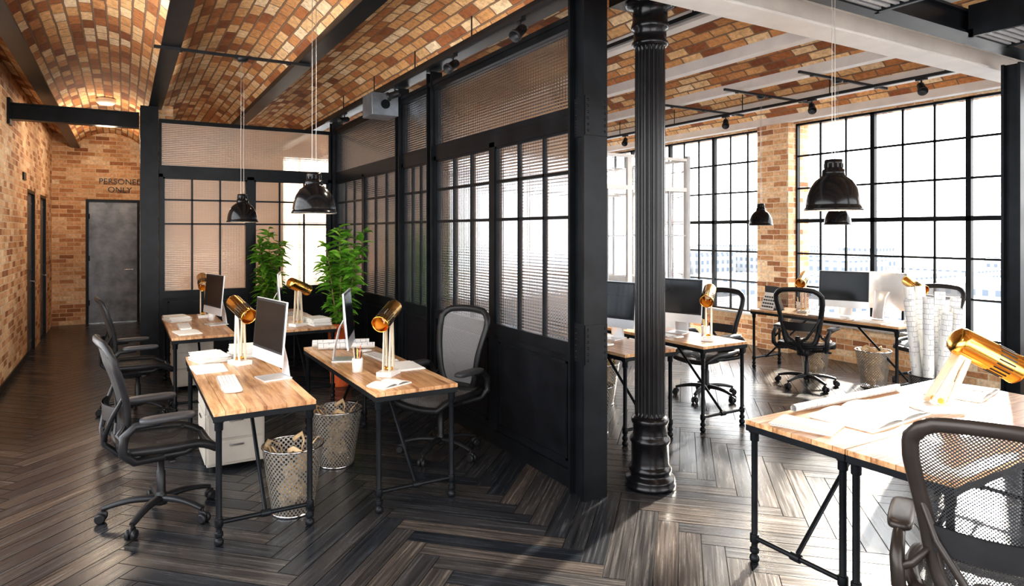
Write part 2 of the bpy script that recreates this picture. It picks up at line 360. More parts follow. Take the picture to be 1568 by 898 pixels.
# window wall (right)
b=MB(); b.box(XR,XR+.35,YS,YN,0,ws,'brick'); b.box(XR,XR+.35,YS,YN,wt,3.72,'brick')
b.box(XR,XR+.35,YS,-.65,ws,wt,'brick'); b.box(XR-.12,XR+.35,6.19,6.73,0,3.38,'brick'); b.box(XR-.12,XR+.35,11.85,12.6,0,3.38,'brick'); b.box(XR,XR+.35,14.5,YN,ws,wt,'brick')  # far pier added to keep direct sun off the back partition corner
b.obj('wall_right')
b=MB(); b.box(XR-.06,XR,-.65,6.18,ws,ws+.03,'grayp'); b.box(XR-.06,XR,6.74,11.84,ws,ws+.03,'grayp'); b.box(XR-.06,XR,12.61,14.5,ws,ws+.03,'grayp'); b.obj('trim_1')
def windowgrid(b,y0,y1,nb,X,flip=False):
    z0=ws+.03; rows=6; bay=(y1-y0)/nb
    def bx(ya,yb,za,zb,d):
        if flip: b.box(ya,yb,X-d,X+d,za,zb,'steel')
        else: b.box(X-d,X+d,ya,yb,za,zb,'steel')
    for i in range(nb+1):
        y=y0+bay*i; bx(max(y0,y-.028),min(y1,y+.028),z0,wt,.03)
        if i<nb:
            for k in (1,2): yy=y+bay*k/3; bx(yy-.012,yy+.012,z0,wt,.012)
    for r in range(rows+1):
        z=z0+(wt-z0)*r/rows; h=.028 if r in(0,3,6) else .013
        bx(y0,y1,max(z0,z-h),min(wt,z+h),.03 if h>.02 else .012)
b=MB(); windowgrid(b,6.73,11.85,5,XR+.08); windowgrid(b,12.6,14.5,2,XR+.08); b.obj('window_1')
b=MB(); windowgrid(b,6.19-6.84,6.19,6,XR+.08); b.obj('window_2')
b=MB(); windowgrid(b,LW0,LW1,7,XL-.12); b.obj('window_5')
b=MB(); b.box(XL-t,XR+.35,YS-.3,YS,0,ws,'brick'); b.box(XL-t,XR+.35,YS-.3,YS,wt,3.72,'brick')
for a,c2 in ((XL-t,-.95),(3.2,3.7),(8.1,XR+.35)): b.box(a,c2,YS-.3,YS,ws,wt,'brick')
b.obj('wall_front')
b=MB(); windowgrid(b,-.95,3.2,4,YS-.1,True); b.obj('window_3')
b=MB(); windowgrid(b,3.7,8.1,4,YS-.1,True); b.obj('window_4')
b=MB(); windowgrid(b,2.9,8.1,5,YN+.08,True); b.obj('added_end_window')  # end-wall glazing added to put bright daylight behind the partition glass
# ---------------------------------------------------------------- partition
def panel(b,a0,a1,T,fr='steel',pn='steel2',cols=3,low=1.0,gm='glass'):
    d=.028
    B=lambda x0,x1,za,zb,dd=d,m=fr: b.box(x0,x1,-dd,dd,za,zb,m,T)
    B(a0,a0+.045,0,2.5); B(a1-.045,a1,0,2.5); B(a0,a1,2.46,2.56)
    B(a0+.045,a1-.045,0.,.12); B(a0+.045,a1-.045,low-.09,low)
    B(a0+.045,a1-.045,.12,low-.09,.008,pn)
    for xx in (a0+.10,a1-.118): B(xx,xx+.018,.17,low-.14,.016)
    B(a0+.10,a1-.10,.17,.188,.016); B(a0+.10,a1-.10,low-.158,low-.14,.016)
    g0=a0+.045; g1=a1-.045
    zz=[low,1.86,2.17,2.46]
    for k in range(1,cols): x=g0+(g1-g0)*k/cols; B(x-.011,x+.011,low,2.46,.014)
    for z in zz[1:3]: B(g0,g1,z-.011,z+.011,.014)
    vs=[(g0,0,low),(g1,0,low),(g1,0,2.46),(g0,0,2.46)]
    b.add(vs,[(0,1,2,3)],gm,False,T,[[(v[0],v[2]) for v in vs]])
    B(g0,g0+.02,low,2.46,.02);B(g1-.02,g1,low,2.46,.02);B(g0,g1,2.44,2.46,.02)
def transom(b,a0,a1,T,fr='steel',z0=2.56,z1=3.2,gm='glass'):
    b.box(a0,a0+.03,-.025,.025,z0,z1,fr,T); b.box(a1-.03,a1,-.025,.025,z0,z1,fr,T)
    b.box(a0,a1,-.03,.03,z0,z0+.05,fr,T); b.box(a0,a1,-.035,.035,z1-.05,z1,fr,T)
    vs=[(a0+.03,0,z0+.05),(a1-.03,0,z0+.05),(a1-.03,0,z1-.05),(a0+.03,0,z1-.05)]
    b.add(vs,[(0,1,2,3)],gm,False,T,[[(v[0],v[2]) for v in vs]])
def post(b,x,y,h=3.335,s=.07,T=None,m='steel'):
    b.box(x-s,x+s,y-s,y-s+.02,0,h,m,T); b.box(x-s,x+s,y+s-.02,y+s,0,h,m,T); b.box(x-s*.35,x+s*.35,y-s+.02,y+s-.02,0,h,m,T)
b=MB(); T=TR(XP,0,0)@RZ(pi/2)
for a0,a1 in ((3.64,4.80),(4.80,5.98)): panel(b,a0,a1,T)
transom(b,3.64,5.98,T)
panel(b,6.1,6.86,T); transom(b,6.1,6.86,T)
for a0,a1 in ((6.98,8.22),(8.22,9.465)): panel(b,a0,a1,T)
transom(b,6.98,9.465,T)
for y in (6.04,6.92): post(b,XP,y,3.335,.06)
post(b,XP,YP,3.335,.075)
b.box(XP-.05,XP+.05,3.64,YP,3.2,3.235,'steel')
b.obj('glass_partition')
b=MB(); x=XP+.01; y=3.54; H_=3.335
b.box(x-.095,x+.095,y-.09,y-.068,0,H_,'steel'); b.box(x-.095,x+.095,y+.068,y+.09,0,H_,'steel'); b.box(x-.05,x+.05,y-.068,y+.068,0,H_,'steel')
def rivet(b,p,ax,r=.009):
    q=Vector(p); d={'x':Vector((1,0,0)),'-x':Vector((-1,0,0)),'y':Vector((0,1,0)),'-y':Vector((0,-1,0))}[ax]
    b.tube([q,q+d*.004,q+d*.008],[r,r*.8,r*.3],'steel',8)
for zc in (1.02,2.52):
    b.box(x-.09,x+.09,y-.098,y-.09,zc-.13,zc+.13,'steel'); b.box(x-.062,x-.05,y-.066,y+.066,zc-.13,zc+.13,'steel')
    for dz in (-.10,-.06,-.02,.02,.06,.10):
        for dx in (-.07,.07): rivet(b,(x+dx,y-.098,zc+dz),'-y')
        for dy in (-.045,.045): rivet(b,(x-.062,y+dy,zc+dz),'-x')
b.obj('steel_post',bevel=0)
b=MB(); T=TR(0,YP,0)
for a0,a1 in ((.39,1.49),(1.49,2.58)): panel(b,a0,a1,T,gm='glassf')
transom(b,.39,2.58,T,gm='glassf'); 
b.obj('glass_partition')
b=MB(); post(b,.28,YP-.02,3.335,.1); b.obj('steel_post')
# light glass cabin on the right side
CX=7.35; CY=7.25
b=MB(); T=TR(0,CY,0)
def lpanel(a0,a1,T):
    d=.025; B=lambda x0,x1,za,zb,dd=d,m='pale': b.box(x0,x1,-dd,dd,za,zb,m,T)
    B(a0,a0+.04,0,2.86);B(a1-.04,a1,0,2.86);B(a0+.04,a1-.04,2.82,2.86);B(a0+.04,a1-.04,2.36,2.42);B(a0+.04,a1-.04,0,.08);B(a0+.04,a1-.04,.95,1.02);B(a0+.04,a1-.04,.08,.95,.008,'pale')
    for k in (1,2): x=a0+(a1-a0)*k/3; B(x-.009,x+.009,1.02,2.36,.014,'grayp')
    for z in (1.7,): B(a0+.04,a1-.04,z-.009,z+.009,.014,'grayp')
    for za,zb in ((1.02,2.36),(2.42,2.82)):
        vs=[(a0+.04,0,za),(a1-.04,0,za),(a1-.04,0,zb),(a0+.04,0,zb)]
        b.add(vs,[(0,1,2,3)],'glassc',False,T,[[(v[0],v[2]) for v in vs]])
for k in range(4):
    s=2.76+(CX-2.76)*k/4; lpanel(s,s+(CX-2.76)/4,T)
T2=TR(CX,CY,0)@RZ(pi/2)
for k in range(2): lpanel(.03+k*1.2,.03+(k+1)*1.2,T2)
b.box(CX-.03,CX+.03,CY-.03,CY+.03,0,2.9,'grayp')
b.obj('glass_cabin')
# ---------------------------------------------------------------- fluted column
b=MB(); nf=20
def fl(r,z,a):
    return r-.011*max(0,math.cos(a*nf))**.7 if .50<z<3.03 else r
prof=[(.104,.49),(.104,.501),(.104,.52),(.103,3.0),(.103,3.029),(.103,3.035)]
b.lathe(prof,'castiron',200,fl=fl)
base=[(.0,0),(.175,0),(.175,.025),(.165,.035),(.172,.05),(.165,.07),(.14,.08),(.135,.10),(.148,.115),(.148,.13),(.135,.145),(.128,.16),(.128,.30),(.138,.31),(.138,.33),(.122,.345),(.117,.37),(.117,.43),(.127,.44),(.13,.455),(.127,.47),(.115,.48),(.104,.49)]
b.lathe(base,'castiron',64)
cap=[(.103,3.035),(.12,3.045),(.126,3.06),(.12,3.075),(.112,3.085),(.112,3.15),(.125,3.16),(.13,3.18),(.125,3.2),(.12,3.22),(.12,3.29),(.15,3.31),(.17,3.32),(.17,3.34)]
b.lathe(cap,'castiron',64)
b.obj('fluted_column',(3.15,3.46,0))
b=MB(); b.box(2.95,3.35,3.26,3.66,3.34,3.42,'castiron'); b.obj('column_bracket')
b=MB(); post(b,6.42,2.62,3.16,.07); b.obj('steel_post')
# ---------------------------------------------------------------- desks
def desk_mesh(W=.56,Ln=1.9):
    b=MB(); h=Ln/2; w2=W/2
    b.box(-w2,w2,-h,h,.732,.757,'wood')
    b.box(-w2,w2,-h,-h+.03,.70,.732,'steel');b.box(-w2,w2,h-.03,h,.70,.732,'steel');b.box(-w2,-w2+.03,-h+.03,h-.03,.70,.732,'steel');b.box(w2-.03,w2,-h+.03,h-.03,.70,.732,'steel')
    for sx in (-1,1):
        for sy in (-1,1):
            x=sx*(w2-.03); y=sy*(h-.035)
            b.lathe([(.0,0),(.016,0),(.024,.008),(.027,.02),(.024,.034),(.016,.042),(.016,.05),(.024,.054),(.024,.075),(.0165,.08),(.0165,.105),(.024,.107),(.024,.15),(.0165,.152),(.0165,.645),(.023,.647),(.023,.69),(.03,.692),(.03,.702)],'steel',14,TR(x,y,0))
    for sy in (-1,1):
        y=sy*(h-.035); b.cyl((-w2+.03,y,.13),(w2-.03,y,.13),.013,'steel'); b.cyl((-.026,y,.13),(.026,y,.13),.021,'steel')
        b.cyl((0,y,.13),(0,y-sy*.62,.70),.012,'steel')
        b.cyl((0,y-sy*.59,.672),(0,y-sy*.62,.70),.02,'steel')
    return b.mesh('office_desk')
DM=desk_mesh(); DS=desk_mesh(.46,1.9)
def desk(cx,cy,rot=0,me=None): return inst(me or DM,'office_desk',(cx,cy,0),rot,.0015)
desk(.71,4.93); desk(1.625,4.89); desk(.67,7.9); desk(1.66,7.9)
desk(3.79,5.1); desk(4.63,5.05); desk(7.28,4.85)
desk(3.81,2.12,pi/2); desk(3.81,1.605,pi/2,DS)
TZ=.757
# ---------------------------------------------------------------- office chair
def chair_mesh(frame='black',mesh='mesh'):
    b=MB()
    b.lathe([(0,.075),(.035,.075),(.04,.09),(.036,.14),(.028,.15),(.026,.16),(.026,.28),(.02,.285),(.018,.38),(0,.38)],'black',20)
    for k in range(5):
        T=RZ(2*pi*k/5+.3)
        n=6
        pts=[(.03+.285*i/n,0,.115-.03*(i/n)**1.5+.012*math.sin(pi*i/n)) for i in range(n+1)]
        b.tube(pts,[.030-.012*i/n for i in range(n+1)],frame,10,T=T,sq=(1.1,.75))
        b.cyl((.315,0,.045),(.315,0,.09),.009,'black',8,T=T)
        for sy in (-1,1):
            y=sy*.018; b.tube([(.325,y-sy*.012,.03),(.325,y-sy*.008,.03),(.325,y+sy*.008,.03),(.325,y+sy*.012,.03)],[.022,.03,.03,.022],'black',18,T=T)
        b.rbox((.315,0,.048),(.06,.02,.045),'black',.6,12,6,T=T)
    b.rbox((-.02,0,.395),(.26,.15,.085),frame,.4)
    b.tube([(-.02,-.20,.425),(-.02,0,.39),(-.02,.20,.425)],.02,frame,10)
    b.cyl((.02,-.22,.40),(.02,.12,.40),.008,'black'); b.rbox((.02,-.235,.40),(.04,.05,.02),'black')
    def sp(u,v):
        x=-.22+.49*u; hw=.215+.045*math.sin(pi*min(1,u*.9+.1))
        q=(v-.5)*2; y=hw*q
        z=.462+.02*q*q-.055*max(0,(u-.68)/.32)**2+.01*(1-u)-.012*math.sin(pi*u)*(1-q*q)
        return (x,y,z)
    b.grid(sp,18,14,mesh,su=.5,sv=.5)
    rim=[sp(i/14,0) for i in range(15)]+[sp(1,j/10) for j in range(1,11)]+[sp(1-i/14,1) for i in range(1,15)]+[sp(0,1-j/10) for j in range(1,10)]
    b.tube(rim,.022,frame,8,closed=True,sq=(1.2,1.15))
    for sy in(-1,1): b.tube([sp(.15,.5+.5*sy*.95),(-.1,sy*.2,.43),(.1,sy*.2,.43),sp(.8,.5+.5*sy*.93)],.019,frame,8)
    ts=[0,.08,.2,.4,.6,.75,.87,.95,1.]; wsd=[.135,.165,.185,.205,.23,.247,.248,.228,.175]
    def hw(t):
        for i in range(len(ts)-1):
            if t<=ts[i+1]: f=(t-ts[i])/(ts[i+1]-ts[i]); return wsd[i]*(1-f)+wsd[i+1]*f
        return wsd[-1]
    def bp(v,t):
        q=(v-.5)*2; y=hw(t)*q; z=.50+.62*t-.012*q*q*(t>.9)
        x=-.235-.09*t+.035*math.sin(pi*min(1,t*1.3))+.6*y*y-.05*max(0,t-.75)
        return (x,y,z)
    b.grid(bp,16,26,mesh,su=.48,sv=.64)
    n=26
    rim=[bp(0,i/n) for i in range(n+1)]+[bp(j/10,1) for j in range(1,11)]+[bp(1,1-i/n) for i in range(1,n+1)]+[bp(1-j/8,0) for j in range(1,8)]
    b.tube(rim,.020,frame,8,closed=True,sq=(1.,1.4))
    b.tube([(-.10,0,.40),(-.22,0,.42),(-.30,0,.50),(-.31,0,.60)],[.03,.028,.024,.018],frame,10,sq=(1.4,.7))
    for sy in (-1,1):
        b.tube([(-.30,0,.52),(-.305,sy*.09,.58),(-.275,sy*.17,.70),bp(.5+.5*sy,.52)],[.018,.015,.013,.010],frame,8)
    b.grid(lambda u,v:(-.272-.03*(1-abs(2*u-1)**2)+.5*((u-.5)*.36)**2,(u-.5)*.36,.66+.09*v),10,4,'black')
    b.grid(lambda u,v:(-.282-.03*(1-abs(2*u-1)**2)+.5*((u-.5)*.36)**2,(u-.5)*.36,.66+.09*(1-v)),10,4,'black')
    for sy in (-1,1):
        b.tube([(-.02,sy*.20,.425),(-.18,sy*.26,.44),(-.24,sy*.285,.50),(-.235,sy*.29,.60),(-.18,sy*.29,.652),(-.05,sy*.29,.655)],[.020,.023,.025,.025,.022,.019],frame,10)
        b.tube([(-.23,sy*.285,.56),(-.26,sy*.24,.60),bp(.5+.49*sy,.25)],[.014,.014,.010],frame,8)
        b.rbox((-.01,sy*.29,.675),(.30,.09,.040),'gray' if frame!='brownp' else 'brownp',.5)
    return b.mesh('office_chair')
CM=chair_mesh(); CG=chair_mesh('black','meshl'); CB=chair_mesh('brownp','mesh')
def chair(x,y,deg,me): return inst(me,'office_chair',(x,y,0),math.radians(deg))
chair(.20,4.62,7,CM); chair(.12,7.35,6,CM); chair(2.17,4.80,203,CG)
chair(6.72,4.78,18,CM); chair(5.35,5.0,185,CM); chair(7.98,4.12,180,CG); chair(2.72,1.17,25,CB)
# ---------------------------------------------------------------- monitor (screen faces +X locally)
def monitor_mesh():
    b=MB(); W=.54; tl=RY(math.radians(-5)); T=TR(.0,0,.34)@tl
    b.box(-.006,.006,-W/2,W/2,-.225,.20,'alu',T)
    b.box(.006,.0075,-W/2+.004,W/2-.004,-.145,.196,'black',T); b.box(.0075,.0085,-W/2+.02,W/2-.02,-.13,.18,'screen',T)
    b.grid(lambda u,v:(-.006-.03*(math.sin(pi*u)*math.sin(pi*v))**.7,(u-.5)*W,-.225+.425*v),14,12,'alu',T=T)
    b.tube([(-.03,0,.32),(-.07,0,.25),(-.10,0,.12),(-.115,0,.012)],[.012,.009,.009,.009],'alu',8,sq=(8,.8))
    b.box(-.12,.07,-.095,.095,0,.008,'alu')
    return b.mesh('computer_monitor')
MM=monitor_mesh()
def mon(x,y,deg): return inst(MM,'computer_monitor',(x,y,TZ),math.radians(deg))
mon(.86,4.72,190); mon(1.52,5.10,-22); mon(.84,7.75,192); mon(1.53,7.75,-14)
mon(3.93,4.85,196); mon(4.72,4.80,198); mon(7.26,4.68,200); mon(7.49,4.34,0)
def kb_mesh():
    b=MB(); b.box(-.06,.06,-.21,.21,0,.008,'alu')
    for r in range(5):
        n=14 if r<4 else 7
        for k in range(n):
            y0=-.205+.41*k/n; b.box(-.055+.022*r,-.036+.022*r,y0+.002,y0+.41/n-.002,.008,.013,'white')
    b.rbox((0,.30,.012),(.11,.06,.024),'white',.7)
    return b.mesh('keyboard')
KM=kb_mesh()
for x,y,r in ((.60,4.72,178),(1.76,5.05,5),(.55,7.75,180),(1.78,7.7,0),(3.66,4.85,180),(4.5,4.85,180),(7.09,4.78,180)):
    inst(KM,'keyboard',(x,y,TZ),math.radians(r))
def lamp_mesh(P=(0,.40),HC=(0,.425),tilt=22):
    b=MB()
    b.box(-.08,.08,-.055,.055,0,.03,'white'); b.cyl((.0,-.03,.045),(.0,.03,.045),.012,'gold')
    for sy in (-1,1):
        y=sy*.024
        for x0 in (-.03,.035):
            a=Vector((x0,y,.03)); c=Vector((P[0]+x0*.3,y,P[1])); d=c-a; ang=math.atan2(d.x,d.z)
            b.box(-.012,.012,-.004,.004,0,d.length+.015,'slat',TR(*a)@RY(ang))
    b.cyl((P[0],-.035,P[1]),(P[0],.035,P[1]),.009,'gold')
    H=TR(HC[0],0,HC[1])@RY(math.radians(90+tilt))
    b.lathe([(.0,-.13),(.03,-.13),(.05,-.12),(.058,-.10),(.058,.14),(.061,.142),(.061,.15),(.057,.15),(.056,.14),(.055,-.09),(.0,-.11)],'gold',32,T=H)
    for k in range(20):
        a=2*pi*k/20; b.box(.056,.0605,-.003,.003,.03,.10,'black',H@RZ(a))
    b.lathe([(0,-.06),(.012,-.06),(.018,-.02),(.03,.02),(.032,.045),(.02,.07),(0,.078)],'white',16,T=H)
    return b.mesh('desk_lamp')
LM=lamp_mesh()
for x,y,r in ((.76,5.35,-70),(1.60,4.42,225),(.80,8.50,-90),(1.60,7.2,30),(4.66,4.33,215),(7.25,5.20,200),(7.42,3.97,-110)):
    inst(LM,'desk_lamp',(x,y,TZ),math.radians(r))
o=inst(lamp_mesh((.12,.26),(.185,.235),27),'desk_lamp',(3.93,1.98,TZ),math.radians(-32)); o.scale=(1.38,1.38,1.38)
b=MB(); b.box(-.2,.2,-.25,.25,.04,.60,'cream')
for k in range(3):
    z=.06+.18*k; b.box(-.212,-.2,-.24,.24,z,z+.165,'cream'); b.box(-.222,-.212,-.06,.06,z+.12,z+.135,'chrome'); b.box(-.19,.19,-.262,-.25,z,z+.165,'cream'); b.box(-.05,.05,-.27,-.262,z+.12,z+.135,'chrome')
for sx in(-1,1):
    for sy in(-1,1): b.cyl((sx*.16,sy*.2,.0),(sx*.16,sy*.2,.045),.02,'black')
cab=b.mesh('drawer_cabinet')
inst(cab,'drawer_cabinet',(.72,5.50,0),0,.004); inst(cab,'drawer_cabinet',(.68,8.4,0),0,.004)
def basket_mesh(m,crump=True,h=.42,r0=.125,r1=.185):
    b=MB(); b.lathe([(r0,.012),(r0+(r1-r0)*.5,h*.5),(r1,h)],m,40)
    b.lathe([(0,0.0),(r0,0.0),(r0+.006,.008),(r0,.02),(r0-.003,.012),(0,.01)],'chrome' if m=='basket' else 'steel',32)
    ring=[(r1*math.cos(2*pi*k/40),r1*math.sin(2*pi*k/40),h) for k in range(40)]
    b.tube(ring,.005,'chrome' if m=='basket' else 'steel',8,closed=True)
    if crump:
        rnd=random.Random(3)
        for k in range(8):
            c=Vector((rnd.uniform(-.07,.07),rnd.uniform(-.07,.07),.07+.033*k)); n=9
            off=[[rnd.uniform(.55,1.35) for _ in range(n)] for _ in range(6)]
            vs=[];fs=[]
            for i in range(6):
                ph=-pi/2+pi*(i+.1)/5.2
                for j in range(n):
                    rr=.05*off[i][j]; vs.append(c+Vector((rr*math.cos(ph)*math.cos(2*pi*j/n),rr*math.cos(ph)*math.sin(2*pi*j/n),rr*math.sin(ph))))
            for i in range(5):
                for j in range(n): q=(j+1)%n; fs.append((i*n+j,i*n+q,(i+1)*n+q,(i+1)*n+j))
            fs.append(tuple(range(n))[::-1]); fs.append(tuple(range(5*n,6*n)))
            b.add(vs,fs,'kraft')
        for k in range(6):
            a=rnd.uniform(0,2*pi); p=Vector((.07*math.cos(a),.07*math.sin(a),.32))
            b.tube([p,p+Vector((.04*math.cos(a),.04*math.sin(a),.09)),p+Vector((.09*math.cos(a+.5),.09*math.sin(a+.5),.12)),p+Vector((.12*math.cos(a+1),.12*math.sin(a+1),.08))],.009,'kraft',6,sq=(2,.3))
    return b.mesh('waste_basket')
WB=basket_mesh('basket')
for x,y,s in ((.92,4.28,1.0),(1.39,4.98,1.02),(4.21,5.35,1),(3.55,4.6,.9),(7.33,5.1,1),(7.3,4.35,1)):
    o=inst(WB,'waste_basket',(x,y,0)); o.scale=(s,s,1)
BD=basket_mesh('basketd',False,.5,.16,.19)
def planroll(b,p0,p1,r,seg=20):
    p0=Vector(p0);p1=Vector(p1);d=(p1-p0);ln=d.length;d.normalize()
    a=d.orthogonal().normalized(); c=d.cross(a); vs=[];fs=[];uv=[]; n=34
    for k in range(n+1):
        th=2*pi*1.6*k/n; rr=r*(1-.28*k/n)
        o=a*math.cos(th)*rr+c*math.sin(th)*rr; vs+=[p0+o,p1+o]
    for k in range(n):
        fs.append((2*k,2*k+2,2*k+3,2*k+1)); u=k*.02; uv.append([(u,0),(u+.02,0),(u+.02,ln),(u,ln)])
    b.add(vs,fs,'plan',True,None,uv)
rr=random.Random(5)
b=MB()
for k in range(9):
    a=2*pi*k/8+rr.uniform(-.15,.15); q=.095 if k<8 else 0
    planroll(b,(q*math.cos(a)*.8,q*math.sin(a)*.8,.03),(q*2.0*math.cos(a+.15),q*2.0*math.sin(a+.15),rr.uniform(1.05,1.28)),.045)
pr=b.mesh('rolled_plans')
e=bpy.data.objects.new('plan_basket',None); S.collection.objects.link(e); e.location=(6.12,3.11,0)
for me_,n_ in ((BD,'basket'),(pr,'rolled_plans')):
    o=inst(me_,n_); o.parent=e
def stack(n,w_=.21,l_=.297,mat='paper',th=.004):
    b=MB(); r_=random.Random(n)
    for k in range(n):
        T=TR(r_.uniform(-.01,.01),r_.uniform(-.01,.01),0)@RZ(r_.uniform(-.12,.12)); b.box(-w_/2,w_/2,-l_/2,l_/2,k*th,(k+1)*th-.0006,mat,T)
    return b
SM=stack(14).mesh('paper_stack'); SS=stack(3).mesh('paper_stack'); SL=stack(20,.2,.28).mesh('paper_stack')
for x,y,r in ((.58,5.62,.2),(.52,8.3,.2)): inst(SM,'paper_stack',(x,y,TZ),r)
inst(SL,'paper_stack',(.84,5.70,TZ),-.1); inst(SL,'paper_stack',(1.8,7.2,TZ),.15)
for x,y,r in ((.54,5.25,.1),(1.80,4.62,.05),(.55,7.25,.2),(1.8,8.3,.3),(3.04,2.16,.35),(7.13,4.25,.1),(4.52,5.4,.3)): inst(SS,'paper_stack',(x,y,TZ),r)
def openbook(W=.44,Ln=.30):
    b=MB()
    for s in (-1,1):
        b.grid(lambda u,v:(s*W/2*u,(v-.5)*Ln,.012+.022*math.sin(pi*min(1,u*1.15))**.6*(1-.5*u)),12,4,'plan',su=.3,sv=.3)
        b.box(min(0,s*W/2),max(0,s*W/2),-Ln/2,Ln/2,0,.011,'paper')
    return b.mesh('open_book')
OB=openbook(); OB2=openbook(.60,.34); inst(OB2,'open_book',(3.50,2.10,TZ),.06)
inst(OB,'open_book',(4.5,2.12,TZ),.2); 
o=inst(OB,'open_book',(1.50,4.13,TZ),.4); o.scale=(.55,.55,.7)
def rollobj(p0,p1,r):
    b=MB(); c=Vector(p0); planroll(b,(0,0,r),Vector(p1)-c+Vector((0,0,r)),r); b.obj('rolled_plan',(p0[0],p0[1],TZ))
rollobj((1.40,5.76,0),(1.85,5.60,0),.035); rollobj((3.2,2.36,0),(4.2,2.345,0),.022); rollobj((1.42,5.64,0),(1.86,5.48,0),.028)
b=MB(); b.lathe([(0,0),(.036,0),(.038,.1),(.034,.1),(.033,.006),(0,.006)],'white',24)
for k in range(5):
    a=k*1.3; b.cyl((.012*math.cos(a),.012*math.sin(a),.008),(.03*math.cos(a),.03*math.sin(a),.15+.01*k),.0035,['black','gold','slat','steel','pot'][k],6)
pc=b.mesh('pen_cup')
for x,y in ((1.44,4.62),(.86,8.15),(4.8,4.5),(7.47,5.42)): inst(pc,'pen_cup',(x,y,TZ))
b=MB(); b.add([(-.09,-.12,0),(-.09,.12,0),(-.005,.12,.22),(-.005,-.12,.22)],[(0,1,2,3)],'white'); b.add([(.09,-.12,0),(.09,.12,0),(.005,.12,.22),(.005,-.12,.22)],[(3,2,1,0)],'white')
b.box(-.095,.095,-.125,.125,0,.004,'black'); b.box(-.008,.008,-.125,.125,.215,.3,'black'); 
for i in range(4):
    for j in range(5): 
        z=.03+.04*i; x=-.09+z*.386-.004; b.box(x,x+.002,-.1+.042*j,-.1+.042*j+.03,z,z+.02,'gray')
b.obj('desk_calendar',(7.2,5.62,TZ),-.2)
# plants
def plant_mesh(seed,H,spread,pot,ph,pr_):
    b=MB(); r_=random.Random(seed)
    b.lathe([(0,0),(pr_*.72,0),(pr_*.75,.02),(pr_*.95,ph-.05),(pr_,ph-.05),(pr_*1.04,ph-.04),(pr_*1.04,ph),(pr_*.95,ph),(pr_*.93,ph-.03),(0,ph-.03)],pot,32)
    b.lathe([(0,ph-.02),(pr_*.93,ph-.025)],'soil',24)
    def leaf(p,d,ln,wd):
        d=d.normalized(); side=d.cross(Vector((0,0,1)))
        if side.length<.05: side=Vector((1,0,0))
        side.normalize(); side=(side+Vector((r_.uniform(-.4,.4),r_.uniform(-.4,.4),r_.uniform(-.5,.5)))).normalized()
        nrm=side.cross(d).normalized(); vs=[];prof=[0.12,.75,1,.8,.42,.03]; n=len(prof)
        for i,q in enumerate(prof):
            u=i/(n-1); c=p+d*ln*u+Vector((0,0,-ln*.35*u*u))
            for s_ in (-1,0,1): vs.append(c+side*s_*wd*q*.5+nrm*(abs(s_)*wd*.16))
        fs=[]
        for i in range(n-1):
            for s_ in (0,1): a=i*3+s_; fs.append((a,a+1,a+4,a+3))
        b.add(vs,fs,'leaf',True)
    z0=ph-.03
    for k in range(8):
        a=2*pi*k/7+r_.uniform(-.4,.4); top=H*r_.uniform(.70,1.) if k else H
        sp_=spread*r_.uniform(.35,.8) if k else 0
        n=9; pts=[]
        for i in range(n+1):
            u=i/n; pts.append(Vector((math.cos(a)*sp_*u**.8+.012*math.sin(5*u+k),math.sin(a)*sp_*u**.8+.012*math.cos(4*u+k),z0+(top-z0-.05)*u)))
        b.tube(pts,[.011*(1-.7*i/n) for i in range(n+1)],'bark',6)
        for i in range(1,n+1):
            for q in range(8):
                f=r_.random(); p=pts[i-1].lerp(pts[i],f); aa=r_.uniform(0,2*pi); el=r_.uniform(-.1,.9)
                leaf(p,Vector((math.cos(aa)*math.cos(el),math.sin(aa)*math.cos(el),math.sin(el))),r_.uniform(.13,.19),r_.uniform(.055,.085))
    return b.mesh('potted_plant')
inst(plant_mesh(1,1.88,.36,'pot',.72,.15),'potted_plant',(2.14,7.50,0))
inst(plant_mesh(2,1.86,.24,'glossblack',.6,.17),'potted_plant',(1.66,9.12,0))
# ---------------------------------------------------------------- pendants
def pendant(x,y,z,top,light=True):
    b=MB()
    outer=[(.026,.252),(.040,.25),(.042,.235),(.042,.205),(.05,.20),(.052,.185),(.052,.172),(.060,.165),(.085,.145),(.107,.11),(.121,.07),(.127,.03),(.128,.014),(.134,.010),(.134,.0),(.126,.0)]
    inner=[(.126,.0),(.122,.03),(.116,.07),(.10,.108),(.078,.138),(.05,.155),(0,.16)]
    b.lathe(outer,'glossblack',48); b.lathe(inner,'gray',48); b.lathe([(0,.255),(.026,.252)],'glossblack',24)
    for k in range(12): b.box(.0415,.044,-.004,.004,.21,.232,'black',RZ(2*pi*k/12))
    b.lathe([(0,.04),(.02,.045),(.028,.07),(.022,.10),(.014,.12),(.014,.155)],'white',20)
    for s in (-1,1): b.cyl((s*.012,0,.25),(s*.012,0,top-z),.0018,'wire',6)
    b.lathe([(0,top-z-.03),(.035,top-z-.028),(.05,top-z-.01),(.05,top-z)],'black',20)
    o=b.obj('pendant_lamp',(x,y,z))
    if light:
        l=bpy.data.lights.new('bulb','POINT'); l.energy=6; l.color=(1,.8,.55); l.shadow_soft_size=.03
        lo=bpy.data.objects.new('bulb',l); S.collection.objects.link(lo); lo.location=(0,0,.02); lo.parent=o
    return o
def bar(x0,x1,y,z=3.315):
    b=MB(); b.box(x0,x1,y-.012,y+.012,z,z+.025,'black'); 
    for x in (x0+.2,(x0+x1)/2,x1-.2): b.cyl((x,y,z-.01),(x,y,z+.002),.02,'black')
    b.obj('ceiling_rail')
bar(.22,1.52,6.33); pendant(.92,6.33,1.845,3.315)
bar(.30,1.56,4.07); pendant(1.0,4.07,1.87,3.315)
bar(5.7,7.2,4.14); pendant(6.32,4.14,1.83,3.315)
bar(5.7,7.2,5.07); pendant(6.3,5.07,1.83,3.315)
